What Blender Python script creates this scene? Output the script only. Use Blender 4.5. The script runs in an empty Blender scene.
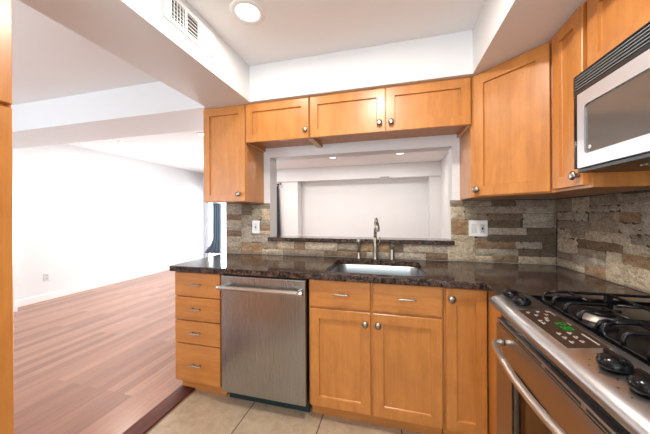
import bpy, bmesh, math, random
from mathutils import Vector, Matrix
from mathutils.geometry import tessellate_polygon
random.seed(7)
S = bpy.context.scene
COL = S.collection
PI = math.pi

# ------------------------------------------------------------------ camera
cam = bpy.data.cameras.new('camera'); cam_o = bpy.data.objects.new('camera', cam); COL.objects.link(cam_o)
cam.sensor_fit = 'HORIZONTAL'; cam.sensor_width = 36; cam.lens = 265.81 / 650 * 36
cam.shift_x = (325 - 322.41) / 650; cam.shift_y = (214.59 - 217) / 650
cam.clip_start = .02
yaw, rol = math.radians(14.7867), math.radians(-.2875)
fw = Vector((-math.sin(yaw), math.cos(yaw), .0001)).normalized()
rt = Vector((math.cos(yaw), math.sin(yaw), 0)); up = rt.cross(fw)
r2 = rt * math.cos(rol) + up * math.sin(rol); u2 = up * math.cos(rol) - rt * math.sin(rol)
M = Matrix.Identity(4)
for i in range(3):
    M[i][0] = r2[i]; M[i][1] = u2[i]; M[i][2] = -fw[i]
M.translation = (-1.0929, -2.1893, 1.2689)
cam_o.matrix_world = M
S.camera = cam_o

# ------------------------------------------------------------------ world, lights, exposure
w = bpy.data.worlds.new('daylight'); S.world = w; w.use_nodes = True
bg = w.node_tree.nodes['Background']; bg.inputs[0].default_value = (.88, .94, 1, 1); bg.inputs[1].default_value = 4.0
S.view_settings.view_transform = 'Standard'; S.view_settings.look = 'None'
S.view_settings.exposure = 0.0; S.view_settings.gamma = 1.0; S.view_settings.use_curve_mapping = False

def area(name, loc, rot, sx, sy, power, colour, shape='RECTANGLE', spread=PI):
    l = bpy.data.lights.new(name, 'AREA'); l.shape = shape; l.size = sx; l.size_y = sy
    l.energy = power; l.color = colour; l.spread = spread
    o = bpy.data.objects.new(name, l); o.location = loc; o.rotation_euler = rot; COL.objects.link(o)
    return o
WARM = (1, .93, .84); DAY = (.87, .94, 1)
# daylight through the glazed door of the far room, then two unseen fill lights added behind the camera
area('far_door_daylight', (-5.07, 4.50, 1.05), (-PI * .54, 0, 0), 1.95, 2.0, 270, DAY)
area('living_rear_fill', (-4.4, -3.85, 1.35), (PI * .74, 0, 0), 2.2, 1.5, 70, DAY)
area('kitchen_rear_fill', (-1.45, -3.80, 1.5), (PI * .76, 0, 0), 1.9, 1.5, 44, (.90, .95, 1))
# kitchen downlights: the first is seen, the others are unseen, added as fill
CANS_AND_FILL_KITCHEN = [(-1.885, -.835), (-1.22, -1.22), (-1.90, -2.4), (-1.15, -2.7)]
for i, (x, y) in enumerate(CANS_AND_FILL_KITCHEN):
    area('kitchen_downlight_or_fill', (x, y, 2.40), (0, 0, 0), .13, .13, (5, 25, 2, 2)[i], WARM, 'DISK')
CANS_LIVING = [(-5.19, 1.09), (-3.70, 1.05), (-2.26, 3.05), (-.95, 3.05), (-3.70, 3.05)]
for x, y in CANS_LIVING:
    area('living_downlight', (x, y, 2.40), (0, 0, 0), .13, .13, 19, WARM, 'DISK')

# ------------------------------------------------------------------ materials
def mat(name, colour=(.8, .8, .8), rough=.5, metal=0., spec=.5, coat=0., coat_r=.1):
    m = bpy.data.materials.new(name); m.use_nodes = True
    b = m.node_tree.nodes['Principled BSDF']
    b.inputs['Base Color'].default_value = (*colour, 1); b.inputs['Roughness'].default_value = rough
    b.inputs['Metallic'].default_value = metal; b.inputs['Specular IOR Level'].default_value = spec
    b.inputs['Coat Weight'].default_value = coat; b.inputs['Coat Roughness'].default_value = coat_r
    return m
def N(m, t, **k):
    n = m.node_tree.nodes.new(t)
    for a, v in k.items(): setattr(n, a, v)
    return n
def L(m, a, b): m.node_tree.links.new(a, b)
def bsdf(m): return m.node_tree.nodes['Principled BSDF']
def coords(m, scale=(1, 1, 1), kind='Object', loc=(0, 0, 0), rot=(0, 0, 0), rnd=False):
    tc = N(m, 'ShaderNodeTexCoord'); mp = N(m, 'ShaderNodeMapping')
    mp.inputs['Scale'].default_value = scale; mp.inputs['Location'].default_value = loc; mp.inputs['Rotation'].default_value = rot
    if rnd:
        oi = N(m, 'ShaderNodeObjectInfo'); ad = N(m, 'ShaderNodeVectorMath', operation='ADD'); mu = N(m, 'ShaderNodeMath', operation='MULTIPLY')
        mu.inputs[1].default_value = 37.0
        L(m, oi.outputs['Random'], mu.inputs[0]); L(m, tc.outputs[kind], ad.inputs[0]); L(m, mu.outputs[0], ad.inputs[1])
        L(m, ad.outputs[0], mp.inputs['Vector'])
    else:
        L(m, tc.outputs[kind], mp.inputs['Vector'])
    return mp.outputs[0]
def ramp(m, fac, stops):
    r = N(m, 'ShaderNodeValToRGB'); e = r.color_ramp.elements
    while len(e) < len(stops): e.new(.5)
    for k, (p, c) in enumerate(stops): e[k].position = p; e[k].color = (*c, 1)
    L(m, fac, r.inputs[0]); return r.outputs[0]
def noise(m, vec, scale, detail=4, rough=.55, dist=0.):
    n = N(m, 'ShaderNodeTexNoise'); n.inputs['Scale'].default_value = scale; n.inputs['Detail'].default_value = detail
    n.inputs['Roughness'].default_value = rough; n.inputs['Distortion'].default_value = dist
    L(m, vec, n.inputs['Vector']); return n.outputs['Fac']
def bump(m, h, strength, dist=.01):
    b = N(m, 'ShaderNodeBump'); b.inputs['Strength'].default_value = strength; b.inputs['Distance'].default_value = dist
    L(m, h, b.inputs['Height']); L(m, b.outputs[0], bsdf(m).inputs['Normal'])
def mixc(m, fac, a, b, mode='MIX'):
    n = N(m, 'ShaderNodeMix', data_type='RGBA', blend_type=mode)
    for sock, v in ((n.inputs[0], fac), (n.inputs[6], a), (n.inputs[7], b)):
        if hasattr(v, 'links') or hasattr(v, 'is_linked'): L(m, v, sock)
        elif isinstance(v, (int, float)): sock.default_value = v
        else: sock.default_value = (*v, 1)
    return n.outputs[2]

def wood(name, grain, lo, hi, rough=.36):
    m = mat(name, hi, rough, coat=.25, coat_r=.25)
    v = coords(m, tuple(.055 if i == 'xyz'.index(grain) else 1 for i in range(3)), rnd=True)
    n1 = noise(m, v, 26, 5, .6, .4); n2 = noise(m, v, 130, 2, .5)
    v2 = coords(m, tuple(.5 if i == 'xyz'.index(grain) else 1 for i in range(3)), rnd=True)
    n3 = noise(m, v2, 9, 4, .6, .8)
    c = ramp(m, n1, [(.28, lo), (.72, hi)])
    c = mixc(m, .10, c, ramp(m, n2, [(.35, (.25, .25, .25)), (.65, (1, 1, 1))]), 'MULTIPLY')
    c = mixc(m, .45, c, ramp(m, n3, [(.32, (.66, .56, .48)), (.62, (1.0, 1.0, 1.0))]), 'MULTIPLY')
    L(m, c, bsdf(m).inputs['Base Color'])
    return m
WLO, WHI = (.50, .192, .040), (.625, .260, .060)
wood_z = wood('maple_upright_grain', 'z', WLO, WHI)
wood_x = wood('maple_level_grain', 'x', WLO, WHI)
wood_in = wood('maple_underside', 'x', (.50, .24, .10), (.60, .31, .13), .45)

white_wall = mat('white_wall_paint', (.745, .755, .765), .6)
n_ = noise(white_wall, coords(white_wall), 180, 2); bump(white_wall, n_, .05, .002)
ceil_m = mat('ceiling_paint', (.84, .835, .83), .8)
n_ = noise(ceil_m, coords(ceil_m), 120, 2); bump(ceil_m, n_, .06, .002)
trim_m = mat('white_gloss_trim', (.85, .85, .84), .35)
plastic = mat('white_plastic', (.74, .73, .70), .35)
plastic_b = mat('white_plastic_inset', (.58, .58, .57), .30)
dark_slot = mat('dark_gap', (.012, .011, .010), .7)
nickel = mat('satin_nickel', (.35, .325, .29), .33, 1.)
chrome = mat('polished_chrome', (.80, .80, .80), .08, 1.)
black_gloss = mat('black_enamel', (.005, .005, .006), .18, 0, .25)
black_sat = mat('black_satin', (.012, .012, .013), .32)
iron = mat('cast_iron', (.006, .006, .007), .26, 0, .3)
n_ = noise(iron, coords(iron), 300, 2); bump(iron, n_, .15, .001)
toe_teal = mat('dark_blue_green_plastic', (.012, .035, .038), .45)

def steel(name, grain, colour=(.60, .58, .55), rough=.30):
    m = mat(name, colour, rough, 1.)
    v = coords(m, tuple(.012 if i == 'xyz'.index(grain) else 1 for i in range(3)), rnd=True)
    n1 = noise(m, v, 420, 3, .6)
    r = N(m, 'ShaderNodeMapRange'); r.inputs['To Min'].default_value = rough - .02; r.inputs['To Max'].default_value = rough + .04
    L(m, n1, r.inputs['Value']); L(m, r.outputs[0], bsdf(m).inputs['Roughness'])
    bump(m, n1, .012, .001)
    bsdf(m).inputs['Anisotropic'].default_value = .5
    return m
steel_v = steel('brushed_steel_upright', 'z', (.41, .43, .445), .27)
steel_h = steel('brushed_steel_level', 'x', (.48, .48, .485), .32)
steel_m = mat('microwave_steel', (.60, .615, .64), .45, .9)
steel_sink = steel('sink_steel', 'x', (.40, .43, .44), .30)
steel_grip = mat('handle_steel', (.56, .54, .51), .34, 1.)

def granite():
    m = mat('brown_granite', (.05, .04, .035), .10, 0, .36)
    v = coords(m)
    n1 = noise(m, v, 42, 6, .72, .5); n2 = noise(m, v, 110, 4, .6); n3 = noise(m, v, 9, 3, .5)
    vo = N(m, 'ShaderNodeTexVoronoi'); vo.inputs['Scale'].default_value = 62; L(m, v, vo.inputs['Vector'])
    c = ramp(m, n1, [(.38, (.008, .007, .007)), (.47, (.040, .026, .021)), (.55, (.115, .068, .050)), (.70, (.22, .15, .115))])
    c = mixc(m, ramp(m, n2, [(.52, (0, 0, 0)), (.60, (1, 1, 1))]), c, (.012, .011, .012))
    c = mixc(m, ramp(m, vo.outputs['Distance'], [(.12, (1, 1, 1)), (.24, (0, 0, 0))]), c, (.16, .11, .085))
    c = mixc(m, .35, c, ramp(m, n3, [(.35, (.4, .4, .4)), (.65, (1, 1, 1))]), 'MULTIPLY')
    L(m, c, bsdf(m).inputs['Base Color'])
    return m
granite_m = granite()

def stone_mat():
    m = mat('ledge_stone', (.5, .45, .38), .8, 0, .25)
    at = N(m, 'ShaderNodeAttribute', attribute_name='stone_tone')
    v = coords(m); vs = coords(m, (1, 1, 1.7))
    n1 = noise(m, vs, 48, 6, .75, .5); n2 = noise(m, v, 150, 4, .75); n3 = noise(m, vs, 16, 4, .6, .4)
    c = mixc(m, .85, at.outputs['Color'], ramp(m, n1, [(.30, (.42, .38, .34)), (.45, (.88, .86, .83)), (.58, (1.08, 1.06, 1.02)), (.72, (1.42, 1.38, 1.30))]), 'MULTIPLY')
    c = mixc(m, .70, c, ramp(m, n2, [(.33, (.35, .34, .33)), (.50, (1, 1, 1)), (.70, (1.25, 1.25, 1.25))]), 'MULTIPLY')
    c = mixc(m, .60, c, ramp(m, n3, [(.35, (.66, .57, .47)), (.62, (1.1, 1.1, 1.1))]), 'MULTIPLY')
    L(m, c, bsdf(m).inputs['Base Color'])
    ad = N(m, 'ShaderNodeMath', operation='ADD'); L(m, n1, ad.inputs[0]); L(m, n2, ad.inputs[1])
    bump(m, ad.outputs[0], 1.0, .022)
    return m
stone_m = stone_mat()

def hardwood():
    m = mat('cherry_planks', (.3, .15, .09), .30, 0, .4, .22, .18)
    v = coords(m, (1, 1, 1), rot=(0, 0, PI / 2))
    b = N(m, 'ShaderNodeTexBrick'); b.offset = .37; b.offset_frequency = 2
    b.inputs['Scale'].default_value = 1; b.inputs['Brick Width'].default_value = 1.15; b.inputs['Row Height'].default_value = .082
    b.inputs['Mortar Size'].default_value = .0008; b.inputs['Mortar Smooth'].default_value = .3; b.inputs['Bias'].default_value = 0
    b.inputs['Color1'].default_value = (.43, .215, .138, 1); b.inputs['Color2'].default_value = (.26, .115, .072, 1); b.inputs['Mortar'].default_value = (.15, .07, .05, 1)
    L(m, v, b.inputs['Vector'])
    g = coords(m, (1, .05, 1)); n1 = noise(m, g, 60, 5, .6, .3)
    c = mixc(m, .5, b.outputs['Color'], ramp(m, n1, [(.3, (.6, .58, .56)), (.7, (1.15, 1.12, 1.1))]), 'MULTIPLY')
    L(m, c, bsdf(m).inputs['Base Color'])
    return m
hardwood_m = hardwood()
threshold_m = wood('threshold_red_brown', 'y', (.085, .022, .014), (.15, .042, .026), .55)
bsdf(threshold_m).inputs['Coat Weight'].default_value = 0; bsdf(threshold_m).inputs['Specular IOR Level'].default_value = .2

def tile():
    m = mat('beige_floor_tile', (.5, .4, .3), .38, 0, .4)
    v = coords(m, (1, 1, 1), loc=(2.003 + .478 * 20, .985 + .478 * 20, 0))
    b = N(m, 'ShaderNodeTexBrick'); b.offset = 0; b.squash = 1
    b.inputs['Scale'].default_value = 1; b.inputs['Brick Width'].default_value = .478; b.inputs['Row Height'].default_value = .478
    b.inputs['Mortar Size'].default_value = .0038; b.inputs['Mortar Smooth'].default_value = .2
    b.inputs['Color1'].default_value = (.50, .39, .275, 1); b.inputs['Color2'].default_value = (.455, .35, .245, 1); b.inputs['Mortar'].default_value = (.075, .05, .036, 1)
    L(m, v, b.inputs['Vector'])
    n1 = noise(m, coords(m), 14, 6, .65, .5); n2 = noise(m, coords(m), 70, 3)
    c = mixc(m, .7, b.outputs['Color'], ramp(m, n1, [(.3, (.72, .66, .58)), (.5, (.95, .93, .9)), (.7, (1.12, 1.12, 1.12))]), 'MULTIPLY')
    c = mixc(m, .3, c, ramp(m, n2, [(.35, (.7, .7, .7)), (.6, (1, 1, 1))]), 'MULTIPLY')
    L(m, c, bsdf(m).inputs['Base Color'])
    bump(m, b.outputs['Fac'], -.3, .003)
    return m
tile_m = tile()

def emit(name, colour, strength):
    m = bpy.data.materials.new(name); m.use_nodes = True; nt = m.node_tree; nt.nodes.clear()
    e = nt.nodes.new('ShaderNodeEmission'); o = nt.nodes.new('ShaderNodeOutputMaterial')
    e.inputs[0].default_value = (*colour, 1); e.inputs[1].default_value = strength
    nt.links.new(e.outputs[0], o.inputs[0]); return m
lamp_m = emit('lamp_glow', (1, .95, .86), 4)
green_m = emit('green_digits', (.02, .55, .05), .55)

def glass():
    m = bpy.data.materials.new('window_glass'); m.use_nodes = True; nt = m.node_tree; nt.nodes.clear()
    t = nt.nodes.new('ShaderNodeBsdfTransparent'); g = nt.nodes.new('ShaderNodeBsdfGlossy'); g.inputs['Roughness'].default_value = .02
    f = nt.nodes.new('ShaderNodeFresnel'); f.inputs[0].default_value = 1.45; x = nt.nodes.new('ShaderNodeMixShader'); o = nt.nodes.new('ShaderNodeOutputMaterial')
    nt.links.new(f.outputs[0], x.inputs[0]); nt.links.new(t.outputs[0], x.inputs[1]); nt.links.new(g.outputs[0], x.inputs[2]); nt.links.new(x.outputs[0], o.inputs[0])
    return m
glass_m = glass()
fabric = mat('slate_blue_fabric', (.17, .25, .34), .8)
fabric_dark = mat('charcoal_fabric', (.03, .036, .045), .8)
grip_pale = mat('oven_handle_steel', (.72, .70, .67), .34, 1.)
oven_glass = mat('oven_glass', (.03, .016, .009), .06, 0, .7)
micro_glass = mat('microwave_glass', (.10, .085, .075), .10, 0, .6)
panel_glass = mat('control_glass', (.045, .028, .02), .12, 0, .5)
icon_m = mat('pale_print', (.42, .36, .32), .5)
burner_alu = mat('burner_aluminium', (.32, .29, .26), .5, 1.)
louver_m = mat('louver_black', (.17, .175, .18), .25, 0, .6)
lawn_m = mat('pale_patio', (.75, .75, .73), .8)

# ------------------------------------------------------------------ mesh helpers
class MB:
    def __init__(s): s.b = bmesh.new()
    def box(s, x0, x1, y0, y1, z0, z1, bev=0., seg=2):
        t = bmesh.new(); bmesh.ops.create_cube(t, size=1)
        for v in t.verts: v.co = Vector(((x0 + x1) / 2 + v.co.x * (x1 - x0), (y0 + y1) / 2 + v.co.y * (y1 - y0), (z0 + z1) / 2 + v.co.z * (z1 - z0)))
        if bev: bmesh.ops.bevel(t, geom=t.edges[:], offset=bev, segments=seg, profile=.5, affect='EDGES')
        s.add(t); return s
    def add(s, t, mtx=None):
        if mtx is not None: bmesh.ops.transform(t, matrix=mtx, verts=t.verts)
        m = {v: s.b.verts.new(v.co) for v in t.verts}; fs = []
        for f in t.faces:
            try: fs.append(s.b.faces.new([m[v] for v in f.verts])); fs[-1].smooth = f.smooth
            except ValueError: pass
        t.free(); return fs
    def lathe(s, prof, at=(0, 0, 0), axis='z', n=24, caps=True):
        """prof: (radius, height) pairs swept about an axis."""
        A = {'z': Matrix.Identity(3), 'y': Matrix(((1, 0, 0), (0, 0, 1), (0, -1, 0))), '-y': Matrix(((1, 0, 0), (0, 0, -1), (0, 1, 0))), 'x': Matrix(((0, 0, 1), (0, 1, 0), (-1, 0, 0))), '-z': Matrix(((1, 0, 0), (0, -1, 0), (0, 0, -1)))}[axis] if not isinstance(axis, Matrix) else axis
        rings = []
        for r, h in prof:
            rings.append([s.b.verts.new(Vector(at) + A @ Vector((r * math.cos(2 * PI * k / n), r * math.sin(2 * PI * k / n), h))) for k in range(n)])
        for a, b in zip(rings, rings[1:]):
            for k in range(n):
                f = s.b.faces.new((a[k], a[(k + 1) % n], b[(k + 1) % n], b[k])); f.smooth = True
        if caps:
            s.b.faces.new(list(reversed(rings[0]))); s.b.faces.new(rings[-1])
        return s
    def tube(s, pts, r, n=12, caps=True, flat=1.):
        """round bar along points; r a number or one per point."""
        P = [Vector(p) for p in pts]; R = r if isinstance(r, (list, tuple)) else [r] * len(P)
        T = [(P[min(i + 1, len(P) - 1)] - P[max(i - 1, 0)]).normalized() for i in range(len(P))]
        ref = Vector((0, 0, 1)) if abs(T[0].z) < .9 else Vector((1, 0, 0))
        u = (ref - T[0] * ref.dot(T[0])).normalized(); rings = []
        for p, t, q in zip(P, T, R):
            u = (u - t * u.dot(t)).normalized(); v = t.cross(u)
            rings.append([s.b.verts.new(p + u * (q * math.cos(2 * PI * k / n)) + v * (q * flat * math.sin(2 * PI * k / n))) for k in range(n)])
        for a, b in zip(rings, rings[1:]):
            for k in range(n):
                f = s.b.faces.new((a[k], a[(k + 1) % n], b[(k + 1) % n], b[k])); f.smooth = n > 5
        if caps:
            s.b.faces.new(list(reversed(rings[0]))); s.b.faces.new(rings[-1])
        return s
    def prism(s, loops, h0, h1, plane='xy', sides=True):
        """polygon (outer loop, then holes) swept between two heights of the third axis."""
        def P(p, h): return {'xy': (p[0], p[1], h), 'xz': (p[0], h, p[1]), 'yz': (h, p[0], p[1])}[plane]
        flat = [p for l in loops for p in l]
        tri = tessellate_polygon([[Vector((p[0], p[1], 0)) for p in l] for l in loops])
        lo = [s.b.verts.new(P(p, h0)) for p in flat]; hi = [s.b.verts.new(P(p, h1)) for p in flat]
        for t in tri:
            s.b.faces.new([lo[k] for k in t]); s.b.faces.new([hi[k] for k in reversed(t)])
        o = 0
        for l in loops:
            n = len(l)
            for k in range(n):
                a, b = o + k, o + (k + 1) % n
                s.b.faces.new((lo[a], lo[b], hi[b], hi[a]))
            o += n
        return s
    def door(s, wd, h, z0=0, x0=0, t=.019, fr=.057, dep=.013, ch=.0035, plain=False):
        """cabinet front: eased outer edge, stiles and rails, recessed flat panel; its face looks along -y."""
        def ring(i, y): return [s.b.verts.new((x, y, z)) for x, z in ((x0 + i, z0 + i), (x0 + wd - i, z0 + i), (x0 + wd - i, z0 + h - i), (x0 + i, z0 + h - i))]
        e = .0025
        rs = [ring(0, t), ring(0, e), ring(e, 0)]
        if not plain: rs += [ring(fr, 0), ring(fr + ch * .35, dep * .75), ring(fr + ch, dep)]
        for a, b in zip(rs, rs[1:]):
            for k in range(4): s.b.faces.new((a[k], a[(k + 1) % 4], b[(k + 1) % 4], b[k]))
        s.b.faces.new(rs[-1]); s.b.faces.new(list(reversed(rs[0])))
        return s
    def build(s, name, m, parent=None, loc=None, smooth=False):
        bmesh.ops.recalc_face_normals(s.b, faces=s.b.faces)
        me = bpy.data.meshes.new(name); s.b.to_mesh(me); s.b.free()
        if m: me.materials.append(m)
        o = bpy.data.objects.new(name, me); COL.objects.link(o)
        if loc: o.location = loc
        if parent: o.parent = parent
        return o
def tag(o, label, cat, group=None):
    o['label'] = label; o['category'] = cat
    if group: o['group'] = group
    return o
def thing(name, label, cat, loc=(0, 0, 0), rz=0, group=None):
    o = bpy.data.objects.new(name, None); COL.objects.link(o); o.empty_display_size = .05
    o.location = loc; o.rotation_euler = (0, 0, rz)
    return tag(o, label, cat, group)
def struct(name, mb, m):
    o = mb.build(name, m); o['kind'] = 'structure'; return o
def copy_tree(o, parent=None):
    c = o.copy(); COL.objects.link(c)
    if parent: c.parent = parent
    for ch in list(o.children): copy_tree(ch, c)
    return c
def rrect(x0, x1, y0, y1, r, n=6):
    out = []
    for cx, cy, a in ((x1 - r, y1 - r, 0), (x0 + r, y1 - r, PI / 2), (x0 + r, y0 + r, PI), (x1 - r, y0 + r, 1.5 * PI)):
        for k in range(n + 1): out.append((cx + r * math.cos(a + k * PI / 2 / n), cy + r * math.sin(a + k * PI / 2 / n)))
    return out
def rect(x0, x1, y0, y1): return [(x0, y0), (x1, y0), (x1, y1), (x0, y1)]
# ------------------------------------------------------------------ the room
CE = 2.4235; SO = 2.148; XL = -6.15; YR = -4.0; YF = 4.12
struct('floor', MB().box(-2.49, .12, YR, .0, -.06, 0), tile_m)
m_ = MB(); m_.box(XL - .1, -2.61, YR, 4.6, -.06, .0); m_.box(-2.61, .12, .14, 4.6, -.06, .0)
struct('floor_hardwood', m_, hardwood_m)
struct('trim_1', MB().box(-2.61, -2.49, -1.68, -.003, -.06, .012, .004), threshold_m)
m_ = MB(); m_.box(XL - .15, .15, YR - .15, 4.75, CE, CE + .08); struct('ceiling', m_, ceil_m)
m_ = MB(); m_.prism([rect(-2.61, .0, .0, CE), rect(-2.155, -.658, 1.0355, 1.781)], .0, .14, 'xz')
struct('wall_back', m_, white_wall)
struct('wall_right', MB().box(.0, .12, YR, .14, 0, CE), white_wall)
struct('wall_right_far', MB().box(-.07, .12, .14, 4.6, 0, CE), white_wall)
m_ = MB(); m_.box(XL - .12, XL, .18, 4.6, 0, CE); m_.box(XL - .12, -5.95, YR, .18, 0, CE); struct('wall_left', m_, white_wall)
m_ = MB(); m_.box(-6.15, -6.132, .182, YF, 0, .095, .004); m_.box(-5.95, -5.932, YR, .18, 0, .095, .004); m_.box(-6.15, -5.932, .18, .198, 0, .095)
struct('baseboard_left', m_, trim_m)
# far wall: door opening at its left, a shallow recess in the rest
m_ = MB()
m_.box(XL, -6.10, YF, YF + .15, 0, CE); m_.box(-6.10, -4.05, YF, YF + .15, 2.02, CE); m_.box(-4.05, -3.40, YF, 4.6, 0, CE)
m_.box(-3.40, -.30, 4.42, 4.6, 0, CE); m_.box(-3.40, -.30, YF, 4.42, 2.11, CE); m_.box(-.30, -.07, YF, 4.6, 0, CE)
struct('wall_far', m_, white_wall)
struct('soffit_far', MB().box(XL, -.07, 4.06, YF - .001, 2.105, CE - .001), white_wall)
# unseen rear wall; its two windows are added to go with the fill lights
m_ = MB(); m_.prism([rect(XL - .1, .12, 0, CE), rect(-5.5, -3.3, .6, 2.1), rect(-2.4, -.5, .75, 2.25)], YR - .12, YR, 'xz'); struct('wall_rear', m_, white_wall)
for i, (a, b, c, d) in enumerate(((-5.5, -3.3, .6, 2.1), (-2.4, -.5, .75, 2.25))):
    m_ = MB(); m_.prism([rect(a, b, c, d), rect(a + .05, (a + b) / 2 - .025, c + .05, d - .05), rect((a + b) / 2 + .025, b - .05, c + .05, d - .05)], YR - .09, YR - .04, 'xz')
    wf = struct('window_%d' % (i + 1), m_, trim_m)
    MB().box(a + .04, b - .04, YR - .068, YR - .064, c + .04, d - .04).build('pane', glass_m, wf)
# soffits and the dropped beam between kitchen and living room
struct('soffit_back', MB().box(-2.61, -.001, -.3375, -.0005, SO, CE - .001), white_wall)
struct('soffit_living', MB().box(XL + .001, -2.611, -.3375, .14, SO, CE - .001), white_wall)
struct('soffit_right', MB().box(-.6014, -.001, YR + .001, -.338, SO, CE - .001), white_wall)
struct('ceiling_beam', MB().box(-2.56, -2.162, YR + .001, -.338, SO, CE - .001), white_wall)
struct('wall_partition', MB().box(-2.96, -2.88, YR + .001, -1.69, 0, SO), white_wall)
# the glazed door of the far room
m_ = MB(); m_.prism([rect(-6.098, -4.052, .002, 2.018), rect(-6.05, -5.11, .10, 1.95), rect(-5.05, -4.12, .10, 1.95)], YF + .04, YF + .09, 'xz')
dr = struct('door_1', m_, trim_m)
for a, b in ((-6.055, -5.105), (-5.055, -4.115)): MB().box(a, b, YF + .062, YF + .068, .095, 1.955).build('pane', glass_m, dr)
MB().tube([(-5.0, YF + .035, .95), (-5.0, YF + .005, .97), (-5.0, YF + .005, 1.13), (-5.0, YF + .035, 1.15)], .009).build('door_handle', black_sat, dr)
struct('ground', MB().box(-9, 2, 4.8, 14, -.2, -.1), lawn_m)

# ------------------------------------------------------------------ stone backsplash
TONES = {'l': (.97, .845, .66), 'g': (.76, .685, .575), 'm': (.60, .50, .39), 'b': (.46, .335, .23), 'd': (.33, .26, .19), 't': (.68, .465, .29)}
STONE_LEFT= [(-2.593, -2.44, 1.274, 1.374, 'g'), (-2.594, -2.441, 1.224, 1.274, 'b'), (-2.594, -2.441, 1.124, 1.224, 'g'), (-2.595, -2.442, 1.071, 1.124, 'b'), (-2.595, -2.442, 0.966, 1.071, 'g'), (-2.595, -2.442, 0.909, 0.966, 'm'), (-2.44, -2.334, 1.269, 1.369, 'd'), (-2.441, -2.335, 1.169, 1.269, 'g'), (-2.442, -2.336, 1.014, 1.169, 'g'), (-2.442, -2.233, 0.915, 1.015, 't'), (-2.334, -2.155, 1.326, 1.364, 'm'), (-2.335, -2.238, 1.221, 1.327, 'g'), (-2.238, -2.155, 1.221, 1.326, 'l'), (-2.335, -2.254, 1.089, 1.221, 'g'), (-2.254, -2.155, 1.175, 1.221, 'g'), (-2.254, -2.156, 1.127, 1.175, 't'), (-2.254, -2.156, 1.091, 1.127, 'l'), (-2.336, -2.156, 1.02, 1.09, 'g'), (-2.233, -2.085, 0.964, 1.016, 'm'), (-2.233, -2.031, 0.912, 0.965, 'l'), (-2.085, -1.925, 0.966, 1.02, 'l'), (-1.925, -1.824, 0.964, 1.023, 'b'), (-2.031, -1.656, 0.912, 0.965, 'm'), (-1.824, -1.544, 0.967, 1.022, 'l')]
STONE_RIGHT= [(-0.674, -0.573, 1.324, 1.372, 'm'), (-0.573, -0.397, 1.322, 1.369, 'm'), (-0.397, -0.246, 1.32, 1.368, 'd'), (-0.246, 0.007, 1.315, 1.366, 'm'), (-0.668, -0.573, 1.223, 1.324, 'l'), (-0.573, -0.184, 1.27, 1.321, 'm'), (-0.184, -0.014, 1.268, 1.317, 'g'), (-0.573, -0.427, 1.227, 1.27, 'm'), (-0.427, -0.201, 1.22, 1.269, 'b'), (-0.201, -0.014, 1.169, 1.268, 'g'), (-0.668, -0.555, 1.114, 1.223, 't'), (-0.555, -0.424, 1.105, 1.227, 'g'), (-0.424, -0.218, 1.167, 1.22, 'd'), (-0.424, -0.179, 1.117, 1.167, 'g'), (-0.179, 0.007, 1.12, 1.169, 'd'), (-0.668, -0.506, 1.065, 1.114, 'l'), (-0.506, -0.424, 1.067, 1.105, 'm'), (-0.424, 0.006, 1.069, 1.119, 'd'), (-0.692, -0.507, 0.913, 1.065, 'l'), (-0.507, -0.247, 1.015, 1.069, 'b'), (-0.247, -0.085, 1.019, 1.07, 'g'), (-0.085, 0.006, 1.018, 1.072, 'd'), (-0.507, -0.23, 0.965, 1.015, 'g'), (-0.23, 0.006, 0.967, 1.018, 'd'), (-0.507, -0.387, 0.917, 0.963, 'l'), (-0.387, -0.23, 0.917, 0.967, 'b'), (-0.23, 0.006, 0.915, 0.967, 'l'), (-0.014, 0.007, 1.17, 1.313, 'm')]
STONE_SIDE= [(-0.18, -0.018, 1.281, 1.365, 'm'), (-0.332, -0.18, 1.278, 1.365, 'l'), (-0.559, -0.332, 1.309, 1.367, 'b'), (-0.711, -0.559, 1.313, 1.361, 'm'), (-0.32, -0.017, 1.223, 1.279, 'g'), (-0.546, -0.321, 1.274, 1.309, 'g'), (-0.711, -0.546, 1.272, 1.315, 'g'), (-0.166, -0.026, 1.167, 1.221, 'b'), (-0.331, -0.166, 1.121, 1.224, 'm'), (-0.54, -0.331, 1.168, 1.274, 'b'), (-0.659, -0.54, 1.222, 1.273, 't'), (-0.659, -0.539, 1.167, 1.222, 'g'), (-0.71, -0.659, 1.17, 1.276, 'g'), (-0.298, -0.025, 1.105, 1.171, 'l'), (-0.603, -0.298, 1.109, 1.17, 'l'), (-0.71, -0.603, 1.12, 1.173, 'b'), (-0.235, -0.025, 1.012, 1.111, 'l'), (-0.561, -0.235, 1.066, 1.123, 'd'), (-0.71, -0.561, 1.069, 1.123, 'l'), (-0.457, -0.235, 1.01, 1.064, 'b'), (-0.557, -0.457, 1.014, 1.073, 'l'), (-0.709, -0.557, 1.013, 1.076, 't'), (-0.185, -0.024, 0.959, 1.015, 'b'), (-0.401, -0.185, 0.942, 1.029, 'g'), (-0.453, -0.401, 0.976, 1.025, 'g'), (-0.453, -0.292, 0.911, 0.978, 't'), (-0.709, -0.453, 0.885, 1.032, 'l'), (-0.292, -0.024, 0.899, 0.97, 'l')]

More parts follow.
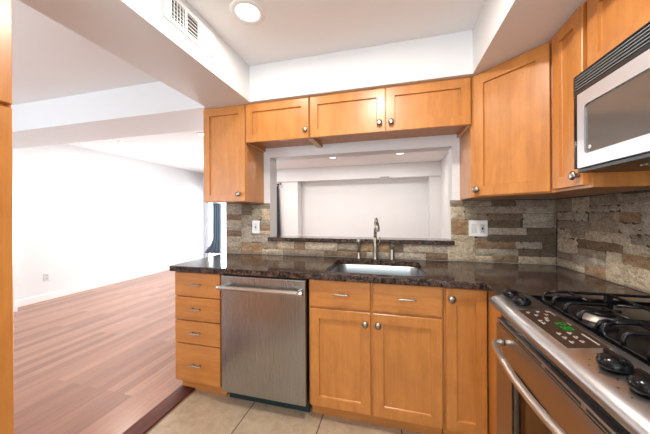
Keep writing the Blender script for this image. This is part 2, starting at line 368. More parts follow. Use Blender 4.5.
def stones(name, groups, back, axis, clip, backs):
    me_b = bmesh.new(); lay = me_b.loops.layers.float_color.new('stone_tone')
    rnd = random.Random(11)
    def slab(a0, a1, z0, z1, d, tone, jag=.0):
        nx = max(2, int((a1 - a0) / .016)); nz = max(2, int((z1 - z0) / .013)); g = []
        for i in range(nx + 1):
            row = []
            for k in range(nz + 1):
                a = a0 + (a1 - a0) * i / nx; z = z0 + (z1 - z0) * k / nz
                e = i in (0, nx) or k in (0, nz)
                dd = d * .55 if e else d + rnd.uniform(-.0034, .0042)
                p = (a, -dd, z) if axis == 'y' else (-dd, a, z)
                row.append(me_b.verts.new(p))
            g.append(row)
        fs = []
        for i in range(nx):
            for k in range(nz): fs.append(me_b.faces.new((g[i][k], g[i + 1][k], g[i + 1][k + 1], g[i][k + 1])))
        bd = [g[i][0] for i in range(nx + 1)] + [g[nx][k] for k in range(1, nz + 1)] + [g[i][nz] for i in range(nx - 1, -1, -1)] + [g[0][k] for k in range(nz - 1, 0, -1)]
        bk = [me_b.verts.new((v.co.x, -.001, v.co.z) if axis == 'y' else (-.001, v.co.y, v.co.z)) for v in bd]
        for q in range(len(bd)): fs.append(me_b.faces.new((bd[q], bd[(q + 1) % len(bd)], bk[(q + 1) % len(bd)], bk[q])))
        for f in fs:
            for lp in f.loops: lp[lay] = (*tone, 1)
    for q0, q1, w0, w1 in backs: slab(q0, q1, w0, w1, .0052, (.16, .13, .10))
    for (a0, a1, z0, z1, c) in groups:
        z0 = max(z0, .9165); z1 = min(z1, 1.3736); a0 = max(a0, clip[0]); a1 = min(a1, clip[1])
        if z1 - z0 < .008 or a1 - a0 < .01: continue
        k = rnd.uniform(.88, 1.12); t = TONES[c]; tone = (t[0] * k * rnd.uniform(.97, 1.03), t[1] * k, t[2] * k * rnd.uniform(.96, 1.04))
        slab(a0 + .0006, a1 - .0006, z0 + .0006, z1 - .0006, back + rnd.uniform(0, .006), tone)
    bmesh.ops.recalc_face_normals(me_b, faces=me_b.faces)
    me = bpy.data.meshes.new(name); me_b.to_mesh(me); me_b.free(); me.materials.append(stone_m)
    o = bpy.data.objects.new(name, me); COL.objects.link(o); o['kind'] = 'structure'
    return o
def filler(x0, x1, z0, z1, rows, rnd):
    out = []; z = z0
    for i in range(rows):
        zz = z0 + (z1 - z0) * (i + 1) / rows; x = x0
        while x < x1 - .01:
            xx = min(x1, x + rnd.uniform(.10, .26))
            if x1 - xx < .05: xx = x1
            out.append((x, xx, z, zz, rnd.choice('llggmmbdt'))); x = xx
        z = zz
    return out
rf = random.Random(5)
below = [s for s in STONE_LEFT if s[0] >= -2.24 and s[3] < 1.03]
left = [s for s in STONE_LEFT if s not in below]
below = [(a, b, z0, min(z1, 1.0345) if z0 > .95 else z1, c) for a, b, z0, z1, c in below]
below = [(a, b, z0, 1.0345 if z0 > .955 else z1, c) for a, b, z0, z1, c in below]
below += filler(-1.544, -.69, .968, 1.0345, 1, rf) + filler(-1.656, -.69, .912, .966, 1, rf)
stones('backsplash_back', left + below + [s for s in STONE_RIGHT], .012, 'y', (-2.606, -.003), ((-2.604, -2.160, .9165, 1.3725), (-2.17, -.64, .9165, 1.0345), (-.652, -.003, .9165, 1.3725)))
STONE_SIDE = [(a, b, c, d, {'b': 'm', 'd': 'b'}.get(k, k)) for a, b, c, d, k in STONE_SIDE]
stones('backsplash_right', STONE_SIDE + filler(-1.75, -.710, .912, 1.3736, 8, rf), .010, 'x', (-1.75, -.004), ((-1.75, -.004, .9165, 1.3725),))

# ------------------------------------------------------------------ granite
m_ = MB()
outer = [(-2.6176, -.653), (-.637, -.653), (-.637, -.846), (-.048, -.846), (-.048, -1.70), (-.003, -1.70), (-.003, -.003), (-2.6176, -.003)]
sink_hole = rrect(-1.508, -.908, -.585, -.088, .075, 6)
m_.prism([outer, sink_hole], .876, .914)
ct = m_.build('countertop', granite_m)
bv = ct.modifiers.new('eased_edge', 'BEVEL'); bv.width = .004; bv.segments = 2; bv.limit_method = 'ANGLE'; bv.angle_limit = math.radians(50)
tag(ct, 'speckled dark brown granite countertop running along the wall and round the corner', 'countertop')
lg = MB().box(-2.168, -.648, -.033, .165, 1.0365, 1.0695, .004).build('granite_ledge', granite_m)
tag(lg, 'thin dark granite ledge along the bottom of the opening in the wall', 'ledge')

# ------------------------------------------------------------------ cabinet helpers (front at local y = 0, facing -y)
def pull(parent, x, z, ln=.076):
    m = MB(); n = 8
    m.tube([(x - ln / 2 + .010, -.0005, z), (x - ln / 2 + .010, -.026, z)], .0042, 10); m.tube([(x + ln / 2 - .010, -.0005, z), (x + ln / 2 - .010, -.026, z)], .0042, 10)
    pts = [(x - ln / 2 - .014 + (ln + .028) * k / n, -.0270, z) for k in range(n + 1)]
    m.tube(pts, [.0034, .0042, .0047, .005, .005, .005, .0047, .0042, .0034], 10)
    return m.build('pull', nickel, parent)
def knob(parent, x, z):
    m = MB(); m.lathe([(.011, 0), (.0085, .006), (.008, .011), (.0155, .016), (.0198, .020), (.0192, .025), (.0135, .0290), (.005, .0305)], (x, -.0005, z), '-y', 20)
    return m.build('knob', nickel, parent)
def front(parent, name, x0, z0, wd, h, m=None, plain=False, fr=.057):
    return MB().door(wd, h, z0, x0, plain=plain, fr=fr).build(name, m or wood_z, parent)
def base_body(t, wd, dep=.58, y0=.0195, z0=.09, z1=.874, toe_y=.068):
    MB().box(0, wd, y0, y0 + dep, z0, z1, .001, 1).build('body', wood_z, t)
    MB().box(.002, wd - .002, toe_y, toe_y + .02, .0, z0 - .0005).build('toe_kick', wood_x, t)

YD = -.6228
# drawer cabinet at the open end
t = thing('drawer_cabinet', 'maple base cabinet of four drawers at the open left end of the counter', 'cabinet', (-2.6015, YD, 0))
base_body(t, .381)
for (z0, z1) in ((.699, .866), (.532, .692), (.368, .525), (.098, .361)):
    d = front(t, 'drawer_front', .002, z0, .371, z1 - z0, wood_x, True); pull(d, .186, (z0 + z1) / 2 + (.005 if z0 > .2 else -.002))
# dishwasher
t = thing('dishwasher', 'brushed steel dishwasher under the counter between the drawers and sink cabinet', 'dishwasher', (-2.2005, -.650, 0))
MB().box(.004, .586, .030, .62, .085, .868).build('body', black_sat, t)
MB().box(.0, .590, .0, .028, .096, .866, .004, 3).build('door', steel_v, t)
MB().box(.004, .586, .085, .10, .002, .083).build('toe_panel', toe_teal, t)
h = MB(); h.tube([(.010, -.050, .800), (.03, -.050, .800), (.57, -.050, .800), (.590, -.050, .800)], [.0135] * 4, 18)
for x in (.035, .556): h.tube([(x, -.0005, .800), (x, -.050, .800)], [.013, .010], 14)
h.build('handle', steel_grip, t)
for a, b in ((.008, .034), (.552, .590)):
    h = MB(); h.lathe([(.0150, 0), (.0162, .002), (.0162, b - a - .002), (.0150, b - a)], (a, -.050, .800), 'x', 20); h.build('handle_collar', chrome, t)
# sink cabinet
t = thing('sink_cabinet', 'maple sink base cabinet with two doors below two drawer fronts', 'cabinet', (-1.600, YD, 0))
m_ = MB(); m_.box(0, .018, .0195, .595, .09, .874); m_.box(.7575, .7755, .0195, .595, .09, .874); m_.box(.018, .7575, .0195, .038, .09, .874); m_.box(.018, .7575, .038, .595, .09, .108); m_.box(.018, .7575, .583, .595, .108, .874)
m_.build('body', wood_z, t)
MB().box(.002, .7735, .068, .088, 0, .0895).build('toe_kick', wood_x, t)
for x0, x1, kx in ((.010, .379, .350), (.396, .7675, .424)):
    d = front(t, 'drawer_front', x0, .707, x1 - x0, .162, wood_x, True); pull(d, (x0 + x1) / 2 + (.012 if x0 < .1 else -.002), .793)
    d = front(t, 'door', x0, .096, x1 - x0, .597); knob(d, kx, .631)
# narrow cabinet next to the corner
t = thing('narrow_base_cabinet', 'narrow single door maple base cabinet between sink cabinet and oven range', 'cabinet', (-.8230, YD, 0))
MB().box(0, .213, .0195, .60, .09, .874, .001, 1).build('body', wood_z, t)
MB().box(.002, .211, .068, .088, 0, .0895).build('toe_kick', wood_x, t)
d = front(t, 'door', .008, .096, .199, .770, fr=.052); knob(d, .035, .812)
# corner unit that meets the range
t = thing('corner_base_cabinet', 'plain maple corner cabinet side squeezed between narrow door and oven range', 'cabinet', (-.608, -.8425, 0))
MB().box(.0, .60, .0, .2385, .09, .874, .0015, 1).build('body', wood_z, t)
MB().box(.07, .59, .004, .235, 0, .0895).build('toe_kick', wood_x, t)

# ------------------------------------------------------------------ upper cabinets
YU = -.3173
def open_body(t, wd, dep, z0, z1, x0=0., y0=.0195, lip=.030):
    m = MB(); m.box(x0, x0 + .018, y0, dep, z0, z1); m.box(x0 + wd - .018, x0 + wd, y0, dep, z0, z1)
    m.box(x0 + .018, x0 + wd - .018, y0, y0 + .019, z0 + .004, z1); m.box(x0 + .018, x0 + wd - .018, y0 + .019, dep, z0 + lip, z1)
    for a in (x0, x0 + wd - .018): MB().box(a, a + .018, y0 + .020, dep - .001, z0 - .0012, z0 - .0001).build('edge_band', edge_m, t)
    return m.build('body', wood_z, t)
edge_m = mat('pale_edge_band', (.74, .56, .36), .4)
def top_strip(t, wd, z=2.1365):
    MB().box(.0, wd, .012, .05, z, SO - .0006).build('top_strip', wood_x, t)
t = thing('upper_cabinet', 'tall single door maple wall cabinet at the left end above the counter', 'cabinet', (-2.6025, YU, 0))
MB().box(0, .386, .0195, .3165, 1.374, 2.136, .001, 1).build('body', wood_z, t); top_strip(t, .386)
d = front(t, 'door', .002, 1.377, .381, .757); knob(d, .332, 1.434)
t = thing('short_upper_cabinet', 'short maple wall cabinet with one door left of the paired doors over the opening', 'cabinet', (-2.2145, YU, 0))
open_body(t, .5275, .3165, 1.8385, 2.136); top_strip(t, .5275)
d = front(t, 'door', .003, 1.838, .521, .296); knob(d, .503, 1.897)
t = thing('double_upper_cabinet', 'short maple wall cabinet with two doors centred over the sink opening', 'cabinet', (-1.6845, YU, 0))
open_body(t, 1.078, .3165, 1.8385, 2.136); top_strip(t, 1.078)
d = front(t, 'door', .006, 1.838, .540, .296); knob(d, .507, 1.896)
d = front(t, 'door', .552, 1.838, .524, .296); knob(d, .585, 1.895)
# diagonal corner cabinet: its door looks into the room at 45 degrees
t = thing('corner_upper_cabinet', 'tall diagonal maple wall cabinet filling the corner beside the opening', 'cabinet', (-.5975, -.3185, 0), -PI / 4)
c45 = math.sqrt(.5)
def tl(x, y): dx, dy = x + .5975, y + .3185; return ((dx - dy) * c45, (dx + dy) * c45)
MB().prism([[tl(*p) for p in ((-.6045, -.0015), (-.6045, -.2895), (-.2895, -.6045), (-.0015, -.6045), (-.0015, -.0015))]], 1.374, 2.136).build('body', wood_z, t)
MB().prism([[tl(*p) for p in ((-.6045, -.2895), (-.2895, -.6045), (-.262, -.577), (-.577, -.262))]], 2.1365, SO - .0006).build('top_strip', wood_x, t)
d = front(t, 'door', .001, 1.380, .390, .754, fr=.060); knob(d, .026, 1.420)
# right wall
t = thing('narrow_upper_cabinet', 'narrow maple wall cabinet beside the microwave on the right wall', 'cabinet', (-.330, -.610, 0), -PI / 2)
MB().box(.0, .2625, .0195, .3285, 1.374, 2.136, .001, 1).build('body', wood_z, t); top_strip(t, .2625)
d = front(t, 'door', .023, 1.386, .214, .748, fr=.055); knob(d, .212, 1.430)
t = thing('microwave_cabinet', 'maple wall cabinet with two doors directly above the microwave', 'cabinet', (-.330, -.8735, 0), -PI / 2)
MB().box(.0, .766, .0195, .3285, 1.8235, 2.136, .001, 1).build('body', wood_z, t); top_strip(t, .766)
front(t, 'door', .003, 1.8265, .377, .3075); front(t, 'door', .385, 1.8265, .377, .3075)
bb = MB().box(-.0325, -.0125, -1.640, -.8735, 1.3715, 1.431, .002, 1).build('backing_board', wood('maple_rail', 'y', WLO, WHI))
tag(bb, 'plain wooden rail on the stone wall under the back of the microwave', 'board')

# tall pantry at the left edge of the picture
t = thing('pantry_cabinet', 'tall maple pantry cabinet edge cut off at the far left', 'cabinet', (-2.200, -2.411, 0), PI / 2)
MB().box(.0, .766, .0195, .64, .09, 2.145, .001, 1).build('body', wood_z, t)
MB().box(.004, .762, .07, .09, 0, .0895).build('toe_kick', wood_x, t)
for x0 in (.003, .385):
    front(t, 'door', x0, .10, .375, 1.494); front(t, 'door', x0, 1.606, .375, .530)

# ------------------------------------------------------------------ microwave (right wall)
t = thing('microwave', 'stainless steel over-the-range microwave with black vent louvers on the right wall', 'microwave', (-.375, -.8745, 0), -PI / 2)
MB().box(.0, .762, .030, .360, 1.4475, 1.8215, .002, 1).build('body', black_sat, t)
MB().box(.0, .762, .012, .360, 1.432, 1.447, .002, 1).build('bottom_plate', black_sat, t)
m_ = MB(); m_.prism([rrect(.022, .590, 1.4485, 1.742, .004, 2), rrect(.060, .548, 1.499, 1.688, .018, 5)], .0, .029, 'xz')
dr = m_.build('door', steel_m, t)
MB().box(.054, .554, .006, .028, 1.493, 1.694).build('door_window', micro_glass, dr)
MB().lathe([(.0075, 0), (.0075, .0015), (.006, .002)], (.084, .0058, 1.521), '-y', 18).build('badge', steel_grip, dr)
MB().box(.0, .021, .0, .029, 1.4485, 1.742, .003, 2).build('edge_trim', black_gloss, t)
MB().box(.596, .762, .0, .029, 1.4485, 1.742, .003, 2).build('control_panel', black_gloss, t)
h = MB(); h.tube([(.572, -.0005, 1.48), (.572, -.034, 1.495), (.572, -.036, 1.60), (.572, -.034, 1.70), (.572, -.0005, 1.715)], .010, 12); h.build('handle', steel_grip, dr)
v = MB(); v.box(.0, .762, .022, .029, 1.7435, 1.8215); v.box(.0, .012, .0, .022, 1.7435, 1.8215); v.box(.012, .762, .0, .022, 1.818, 1.8215); v.box(.012, .762, .0, .022, 1.7435, 1.760, .002, 1)
vg = v.build('vent_grille', black_sat, t)
for k in range(5):
    z = 1.7635 + k * .0112; m_ = MB(); m_.prism([[(.000, z), (.000, z + .0036), (.020, z + .0090), (.020, z + .0065), (.003, z + .0)]], .0125, .762, 'yz'); m_.build('louver', louver_m, vg)
m_ = MB()
for k in range(26): m_.box(.16 + k * .018, .170 + k * .018, .10, .26, 1.430, 1.4318)
m_.build('filter_grille', steel_h, t)

# ------------------------------------------------------------------ range
t = thing('gas_range', 'stainless steel slide-in gas range with black knobs and green clock', 'stove', (-.650, -.8485, 0), -PI / 2)
W = .762
MB().box(.0, W, .040, .595, .10, .897).build('body', black_sat, t)
MB().box(.01, W - .01, .075, .10, .0, .0995).build('toe_panel', black_sat, t)
prof = [(.118, .922), (.060, .917), (.012, .909), (-.004, .905), (-.018, .898), (-.027, .887), (-.029, .876), (-.024, .866), (-.012, .858), (.004, .855), (.038, .855), (.040, .898), (.118, .898)]
m_ = MB(); m_.prism([prof], 0, W, 'yz')
bm = m_.b
for f in bm.faces:
    if len(f.verts) == 4 : f.smooth = True
cp = m_.build('control_panel', steel_h, t)
bv = cp.modifiers.new('round', 'BEVEL'); bv.width = .006; bv.segments = 3; bv.limit_method = 'ANGLE'; bv.angle_limit = math.radians(60)
# panel slope: z rises with depth
def pz(y): return .909 + (y - .012) * (.008 / .048) if y < .060 else .917 + (y - .060) * (.005 / .058)
def plate(mb, x0, x1, y0, y1, lift, th=.0012):
    """thin plate lying on the sloping control panel."""
    vs = [(x0, y0), (x1, y0), (x1, y1), (x0, y1)]
    lo = [mb.b.verts.new((x, y, pz(y) + lift)) for x, y in vs]; hi = [mb.b.verts.new((x, y, pz(y) + lift + th)) for x, y in vs]
    mb.b.faces.new(list(reversed(lo))); mb.b.faces.new(hi)
    for k in range(4): mb.b.faces.new((lo[k], lo[(k + 1) % 4], hi[(k + 1) % 4], hi[k]))
m_ = MB(); plate(m_, .194, .494, .003, .103, .0002, .0012); m_.build('display_frame', grip_pale, cp)
m_ = MB(); plate(m_, .200, .490, .006, .0985, .0016, .0009)
dp = m_.build('display_panel', panel_glass, cp)
m_ = MB()
def blk(x0, x1, y0, y1): plate(m_, x0, x1, y0, y1, .0026, .0004)
rb = random.Random(3)
for gx, gy in ((.222, .022), (.222, .052), (.222, .080), (.252, .034), (.252, .064), (.282, .050), (.300, .024), (.320, .024), (.300, .044), (.398, .026), (.398, .052), (.425, .026), (.425, .052), (.452, .028), (.452, .052)):
    blk(gx, gx + .016, gy, gy + .0035); blk(gx + .002, gx + .011, gy + .006, gy + .0085)
blk(.228, .268, .088, .091); blk(.410, .478, .080, .0845); blk(.330, .350, .088, .0905)
m_.build('print', icon_m, dp)['kind'] = 'stuff'
m_ = MB()
SEG = {'a': (0, 1, .9, 1), 'b': (.82, 1, .5, 1), 'c': (.82, 1, 0, .5), 'd': (0, 1, 0, .1), 'e': (0, .18, 0, .5), 'f': (0, .18, .5, 1), 'g': (0, 1, .45, .55)}
for k, s_ in enumerate(('bc', 'abged', 'abgcd', 'abcdef')):
    x = .318 + k * .0165 + (.005 if k > 1 else 0)
    for q in s_:
        a, b, c, d = SEG[q]; plate(m_, x + a * .0125, x + b * .0125 , .056 + c * .024, .056 + d * .024, .0026, .0005)
m_.build('clock_digits', green_m, dp)
m_ = MB(); plate(m_, .520, .540, .050, .072, .0006, .0008); m_.build('indicator', panel_glass, cp)
m_ = MB()
for kx in (.036, .132, .583, .668):
    for k in range(9):
        a = PI * (.15 + k * .21); x = kx + .047 * math.cos(a); y = .046 + .044 * math.sin(a) * .95
        if .004 < y < .112 and x > .003: plate(m_, x - .0016, x + .0016, y - .0016, y + .0016, .0004, .0004)
m_.build('knob_print', black_sat, cp)['kind'] = 'stuff'
for kx in (.036, .132, .583, .668):
    ky = .046
    m = MB(); m.lathe([(.026, 0), (.0295, .003), (.0308, .008), (.0295, .014), (.025, .021), (.017, .026), (.007, .028)], (kx, ky, pz(ky) + .0012), 'z', 32)
    m.box(kx - .0285, kx + .0285, ky - .006, ky + .006, pz(ky) + .010, pz(ky) + .035, .0055, 3)
    m.build('knob', black_gloss, t)
# oven door
m_ = MB(); m_.prism([rrect(.004, W - .004, .205, .790, .006, 3), rrect(.170, W - .170, .290, .672, .022, 5)], .0, .036, 'xz')
od = m_.build('oven_door', steel('oven_door_steel', 'x', (.46, .42, .39), .28), t)
MB().box(.160, W - .160, .010, .034, .28, .682).build('door_window', oven_glass, od)
m_ = MB(); m_.prism([rrect(.166, W - .166, .286, .676, .024, 5), rrect(.178, W - .178, .298, .664, .020, 5)], -.0030, -.0004, 'xz'); m_.build('window_bezel', black_gloss, od)
MB().box(.004, W - .004, .001, .036, .7915, .812, .003, 2).build('door_top_trim', steel_h, od)
m_ = MB()
for k in range(4): m_.box(.035 + k * .178, .195 + k * .178, .0002, .0009, .7985, .8045)
m_.build('vent_slots', dark_slot, od)
MB().box(.006, W - .006, .018, .0395, .8135, .842).build('vent_strip', black_gloss, t)
h = MB(); n = 16
pts = [(.085, -.0005, .735), (.082, -.018, .735), (.086, -.030, .733)] + [(.096 + (W - .192) * k / n, -.038 - .024 * math.sin(PI * k / n), .731) for k in range(n + 1)] + [(W - .086, -.030, .733), (W - .082, -.018, .735), (W - .085, -.0005, .735)]
h.tube(pts, [.013, .0125, .0125] + [.0125] * (n + 1) + [.0125, .0125, .013], 16); h.build('handle', grip_pale, od)
MB().box(.004, W - .004, .002, .036, .105, .198, .004, 2).build('warming_drawer', steel_h, t)
# cooktop, burners and grates
m_ = MB(); m_.box(.004, W - .004, .120, .590, .8985, .908, .003, 2); m_.box(.0, W, .1185, .128, .8985, .920, .002, 1); m_.box(.0, W, .578, .592, .8985, .920, .002, 1); m_.box(.0, .012, .128, .578, .8985, .919, .002, 1); m_.box(W - .012, W, .128, .578, .8985, .919, .002, 1)
m_.build('cooktop', black_gloss, t)
for bx, by, r in ((.225, .240, .042), (.225, .468, .034), (.541, .240, .036), (.541, .468, .046)):
    b = MB(); b.lathe([(r + .018, .9085), (r + .016, .912), (r, .916), (r, .926), (r - .004, .929), (.01, .929)], (bx, by, 0), 'z', 28); bo = b.build('burner', burner_alu, t)
    b = MB(); b.lathe([(r - .002, .9295), (r + .002, .932), (r, .937), (r - .006, .9395), (.006, .940)], (bx, by, 0), 'z', 28); b.build('burner_cap', iron, bo)
def bent(m, pts, r=.0052): m.tube(pts, r, 10)
def grate(x0, x1, hooks):
    """one cast grate: a low rim that turns up at its corners, hooked fingers front and back, long cross bars."""
    m = MB(); zt = .957; zb = .919; y0, y1 = .142, .566; ym = (y0 + y1) / 2; r = .0055
    # low front and back rim, bent up at both ends into the side bars
    for y, q in ((y0, 1), (y1, -1)):
        bent(m, [(x0, y + q * .03, zt - .004), (x0, y + q * .008, zt - .008), (x0, y, zt - .02), (x0 + .004, y, zb + .008), (x0 + .016, y, zb), (x1 - .016, y, zb), (x1 - .004, y, zb + .008), (x1, y, zt - .02), (x1, y + q * .008, zt - .008), (x1, y + q * .03, zt - .004)], r)
    for x in (x0, x1): bent(m, [(x, y0 + .026, zt - .004), (x, y0 + .05, zt), (x, ym, zt), (x, y1 - .05, zt), (x, y1 - .026, zt - .004)], r)
    # fingers
    for x, tx in hooks:
        for y, q in ((y0, 1), (y1, -1)):
            bent(m, [(x, y, zb), (x, y - q * .002, zb + .016), (x, y + q * .003, zt - .006), (x, y + q * .016, zt), (x, y + q * .05, zt), (tx, y + q * .115, zt - .002)], r)
    for y in (y0 + .085, ym, y1 - .085):
        if y == ym: bent(m, [(x0, y, zt), (x1, y, zt)], r)
        else:
            bent(m, [(x0, y, zt), ((x0 + x1) / 2 - .035, y, zt)], r); bent(m, [(x1, y, zt), ((x0 + x1) / 2 + .035, y, zt)], r)
    bent(m, [((x0 + x1) / 2, ym - .07, zt), ((x0 + x1) / 2, ym + .07, zt)], r)
    for x in (x0, x1):
        m.box(x - .008, x + .008, ym - .010, ym + .010, .909, zt)
        for y in (y0, y1): m.box(x - .006, x + .006, y - .006, y + .006, .909, zb + .012)
    return m.build('grate', iron, t)
grate(.078, .372, ((.150, .170), (.225, .225), (.300, .280)))
grate(.392, .690, ((.466, .490), (.541, .541), (.616, .592)))

# ------------------------------------------------------------------ sink and taps
t = thing('sink', 'undermount stainless steel sink set in the dark granite counter', 'sink', (-1.208, -.3365, .875))
ring = [Vector((p[0], p[1], 0)) for p in sink_hole]; cx, cy = -1.208, -.3365
m_ = MB()
def lvl(scale, z, out=0):
    r = []
    for p in ring:
        d = Vector((p.x - cx, p.y - cy, 0)); d2 = d * scale + d.normalized() * out
        r.append(m_.b.verts.new((d2.x, d2.y, z)))
    return r
lv = [lvl(1, -.003, .022), lvl(1, -.0015, .022), lvl(1, -.0015, .004), lvl(1, -.010, .001), lvl(.985, -.15), lvl(.955, -.185), lvl(.88, -.198), lvl(.08, -.204)]
for a, b in zip(lv, lv[1:]):
    for k in range(len(a)):
        f = m_.b.faces.new((a[k], a[(k + 1) % len(a)], b[(k + 1) % len(a)], b[k])); f.smooth = True
m_.b.faces.new(lv[-1])
bs = m_.build('basin', steel_sink, t)
so = bs.modifiers.new('gauge', 'SOLIDIFY'); so.thickness = .0015; so.offset = -1
MB().lathe([(.042, -.2035), (.044, -.2015), (.036, -.2010), (.030, -.206), (.010, -.207)], (0, 0, 0), 'z', 24).build('drain', chrome, t)

t = thing('faucet', 'tall single-post brushed nickel faucet at the centre behind the sink', 'faucet', (-1.227, -.050, .9145))
m_ = MB(); m_.lathe([(.025, 0), (.025, .004), (.021, .008), (.0190, .020), (.0180, .055), (.0165, .10), (.0168, .145), (.0140, .150), (.0128, .175)], (0, 0, 0), 'z', 24)
n = 14; R_ = .062
sx, sy = math.sin(math.radians(9)), math.cos(math.radians(9))
pts = [(0, 0, .172), (0, 0, .235)] + [((R_ - R_ * math.cos(PI * .80 * k / n)) * sx, (-R_ + R_ * math.cos(PI * .80 * k / n)) * sy, .258 + R_ * math.sin(PI * .80 * k / n)) for k in range(n + 1)]
m_.tube(pts, .0118, 14); m_.build('body', nickel, t)
ex = Vector(pts[-1]); dv = (Vector(pts[-1]) - Vector(pts[-2])).normalized()
MB().tube([ex + dv * .001, ex + dv * .010, ex + dv * .045, ex + dv * .078], [.0125, .0155, .0190, .0175], 18).build('spray_head', nickel, t)
m_ = MB(); m_.tube([(.0155, 0, .115), (.030, 0, .118)], .009, 12); m_.tube([(.028, 0, .117), (.034, 0, .140), (.036, 0, .175)], [.0065, .006, .005], 12); m_.build('lever', nickel, t)
t = thing('side_sprayer', 'small round-headed nickel side sprayer left of the tall faucet', 'sprayer', (-1.356, -.050, .9145))
MB().lathe([(.0235, 0), (.0235, .004), (.0185, .010), (.0155, .022), (.0160, .045), (.0135, .050)], (0, 0, 0), 'z', 20).build('base', nickel, t)
MB().lathe([(.0105, .0505), (.0110, .100), (.0120, .118), (.0170, .124), (.0205, .136), (.0190, .150), (.0120, .158), (.003, .160)], (0, 0, 0), 'z', 20).build('spray_head', nickel, t)
t = thing('soap_dispenser', 'short nickel soap dispenser with bent spout right of the faucet', 'soap dispenser', (-1.098, -.050, .9145))
MB().lathe([(.0235, 0), (.0235, .004), (.0205, .008), (.0180, .060), (.0175, .075), (.0140, .082)], (0, 0, 0), 'z', 20).build('base', nickel, t)
m_ = MB(); m_.lathe([(.0095, .0825), (.0100, .100), (.0125, .108), (.0110, .122), (.004, .125)], (0, 0, 0), 'z', 18); m_.tube([(0, 0, .112), (.006, -.030, .120), (.010, -.058, .116), (.011, -.064, .108)], [.007, .0065, .006, .005], 12); m_.build('pump_spout', nickel, t)

# ------------------------------------------------------------------ plates on the walls
t = thing('wall_switch', 'single white rocker switch plate on the stone left of the opening', 'switch', (-2.285, -.0225, 1.160))
MB().box(-.037, .037, -.004, .0015, -.0585, .0585, .003, 2).build('plate', plastic, t)
m_ = MB(); m_.box(-.0165, .0165, -.0065, -.0043, -.033, .033, .001, 1); m_.build('rocker', plastic_b, t)
m_ = MB(); m_.box(-.004, .004, -.0082, -.0067, -.010, .006); m_.build('toggle', black_sat, t)
t = thing('switch_outlet_plate', 'double white plate with switch and socket on the stone right of the opening', 'outlet', (-.489, -.0225, 1.162))
MB().box(-.062, .062, -.004, .0015, -.0585, .0585, .003, 2).build('plate', plastic, t)
MB().box(-.046, -.010, -.0065, -.0043, -.034, .034, .001, 1).build('rocker', plastic_b, t)
so_ = MB().box(.010, .044, -.0065, -.0043, -.034, .034, .001, 1).build('socket', plastic_b, t)
MB().box(.022, .032, -.0080, -.0067, -.010, .010).build('test_button', dark_slot, so_)
for a in (-.026, .017):
    for q in (.020, .0315): MB().box(q, q + .0025, -.0072, -.0067, a, a + .009).build('socket_slot', dark_slot, so_)
def living_outlet(y, label):
    t = thing('wall_outlet', label, 'outlet', (-6.1495, y, .35), PI / 2)
    MB().box(-.037, .037, -.006, -.0006, -.0585, .0585, .002, 1).build('plate', plastic, t)
    for z in (-.022, .022):
        so_ = MB().box(-.016, .016, -.0085, -.0063, z - .015, z + .015, .001, 1).build('socket', plastic_b, t)
        for x in (-.008, .006): MB().box(x, x + .0022, -.0092, -.0087, z - .004, z + .006).build('socket_slot', dark_slot, so_)
living_outlet(.63, 'white electrical outlet low on the plain white living room wall at the left')
t = MB().box(-6.1495, -6.1435, .25, .325, .30, .415, .002, 1).build('blank_plate', plastic); tag(t, 'blank white cover plate low on the white living room wall, nearest the pantry edge', 'wall plate')
# supply vent on the beam
t = thing('air_vent', 'white rectangular air vent with louvers on the side of the ceiling beam', 'vent', (-2.1615, -1.140, 2.297), PI / 2)
#   local x runs along +y of the room, the face looks to the kitchen
m_ = MB(); m_.prism([rect(0, .375, -.062, .088), rect(.045, .135, -.040, .066), rect(.149, .232, -.040, .066), rect(.246, .325, -.040, .066)], -.007, -.0004, 'xz'); fr_ = m_.build('frame', trim_m, t)
MB().box(.041, .238, -.0016, -.0008, -.045, .071).build('duct_shadow', mat('vent_inside', (.04, .04, .045), .7), t)
for bank, (a, b) in enumerate(((.045, .135), (.149, .232), (.246, .325))):
    if bank == 0:
        m_ = MB()
        for k in range(4): m_.box(a + .015 + k * .020, a + .018 + k * .020, -.0062, -.0030, -.040, .066)
        m_.build('deflector', trim_m, t)
    for k in range(5 if bank < 2 else 8):
        z = -.026 + k * .0205 if bank < 2 else -.036 + k * .0130
        m_ = MB(); hgt = .0050 if bank < 2 else .0125
        m_.prism([[(-.0058, z), (-.0022, z + hgt), (-.0022, z + hgt - .0022), (-.0058, z - .0022)]], a + .0005, b - .0005, 'yz'); m_.build('louver', trim_m, t)
# slot vent in the far soffit
t = tag(MB().box(-1.36, -1.16, 4.046, 4.0595, 2.112, 2.128, .002, 1).build('slot_vent', mat('slot_vent_grey', (.16, .16, .16), .6)), 'small dark slot vent at the bottom of the far white soffit', 'vent')
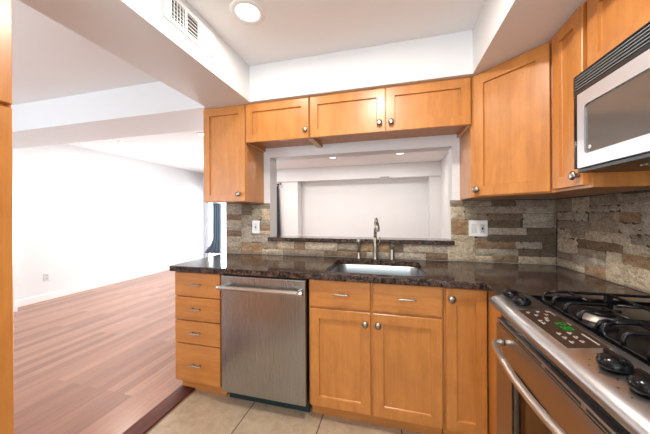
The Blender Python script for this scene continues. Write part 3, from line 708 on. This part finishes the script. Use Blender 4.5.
# ceiling lights
def can(x, y, label):
    t = thing('recessed_light', label, 'ceiling light', (x, y, CE), 0, 'recessed ceiling lights')
    m_ = MB(); m_.lathe([(.066, -.0006), (.066, -.004), (.074, -.008), (.094, -.0055), (.097, -.0015), (.097, -.0006)], (0, 0, 0), 'z', 32, caps=False); m_.build('trim_ring', trim_m, t)
    m_ = MB(); m_.lathe([(.065, -.0012), (.065, -.0030), (.050, -.0055), (.01, -.0065)], (0, 0, 0), 'z', 32); m_.build('bulb', lamp_m, t)
can(*CANS_AND_FILL_KITCHEN[0], 'round recessed light in the kitchen ceiling beside the air vent beam')
can(*CANS_LIVING[0], 'recessed light in the living room ceiling farthest left, over the white wall')
can(*CANS_LIVING[1], 'recessed light in the living room ceiling just left of the tall wall cabinet')
can(*CANS_LIVING[2], 'recessed light seen through the opening, left of the faucet')
can(*CANS_LIVING[3], 'recessed light seen through the opening, right of the faucet')

# ------------------------------------------------------------------ curtains of the glazed door
def curtain(x0, x1, y, z0, z1, folds, flare, m, label, seed):
    rr = random.Random(seed); b = bmesh.new(); nx, nz = folds * 8, 14; g = []
    for i in range(nx + 1):
        u = i / nx; row = []
        for k in range(nz + 1):
            v = k / nz
            x = x0 + (x1 - x0) * u + flare(u, v); yy = y + .045 * math.sin(u * folds * 2 * PI + .5 * math.sin(v * 3)) * (.75 + .4 * (1 - v))
            row.append(b.verts.new((x, yy, z0 + (z1 - z0) * v)))
        g.append(row)
    for i in range(nx):
        for k in range(nz):
            f = b.faces.new((g[i][k], g[i + 1][k], g[i + 1][k + 1], g[i][k + 1])); f.smooth = True
    me = bpy.data.meshes.new('curtain'); b.to_mesh(me); b.free(); me.materials.append(m)
    o = bpy.data.objects.new('curtain', me); COL.objects.link(o)
    s = o.modifiers.new('cloth', 'SOLIDIFY'); s.thickness = .004
    return tag(o, label, 'curtain')
curtain(-5.80, -5.53, 4.00, .24, 2.00, 4, lambda u, v: -.26 * (1 - u) * max(0, 1 - v * 5) ** 1.1, fabric, 'slate blue curtain hanging at the left end below the tall wall cabinet', 1)
curtain(-4.02, -3.87, 4.00, .24, 2.00, 3, lambda u, v: .05 * (1 - v) * u + .02 * (1 - v), fabric_dark, 'dark gathered curtain seen at the left edge of the wall opening', 2)
t = thing('curtain_rod', 'thin black curtain rod above the far room glass door', 'curtain rod', (-4.95, 4.00, 2.045))
m_ = MB(); m_.tube([(-1.12, 0, 0), (1.12, 0, 0)], .0095, 12); m_.lathe([(.010, 0), (.02, .01), (.02, .03), (.004, .045)], (1.12, 0, 0), 'x', 16); m_.build('rod', black_sat, t)
for x in (-1.08, 1.05):
    m_ = MB(); m_.tube([(x, 0, -.012), (x, .055, -.014)], .007, 10); m_.lathe([(.024, 0), (.024, .004), (.010, .006)], (x, .0545, -.014), '-y', 14); m_.build('bracket', black_sat, t)
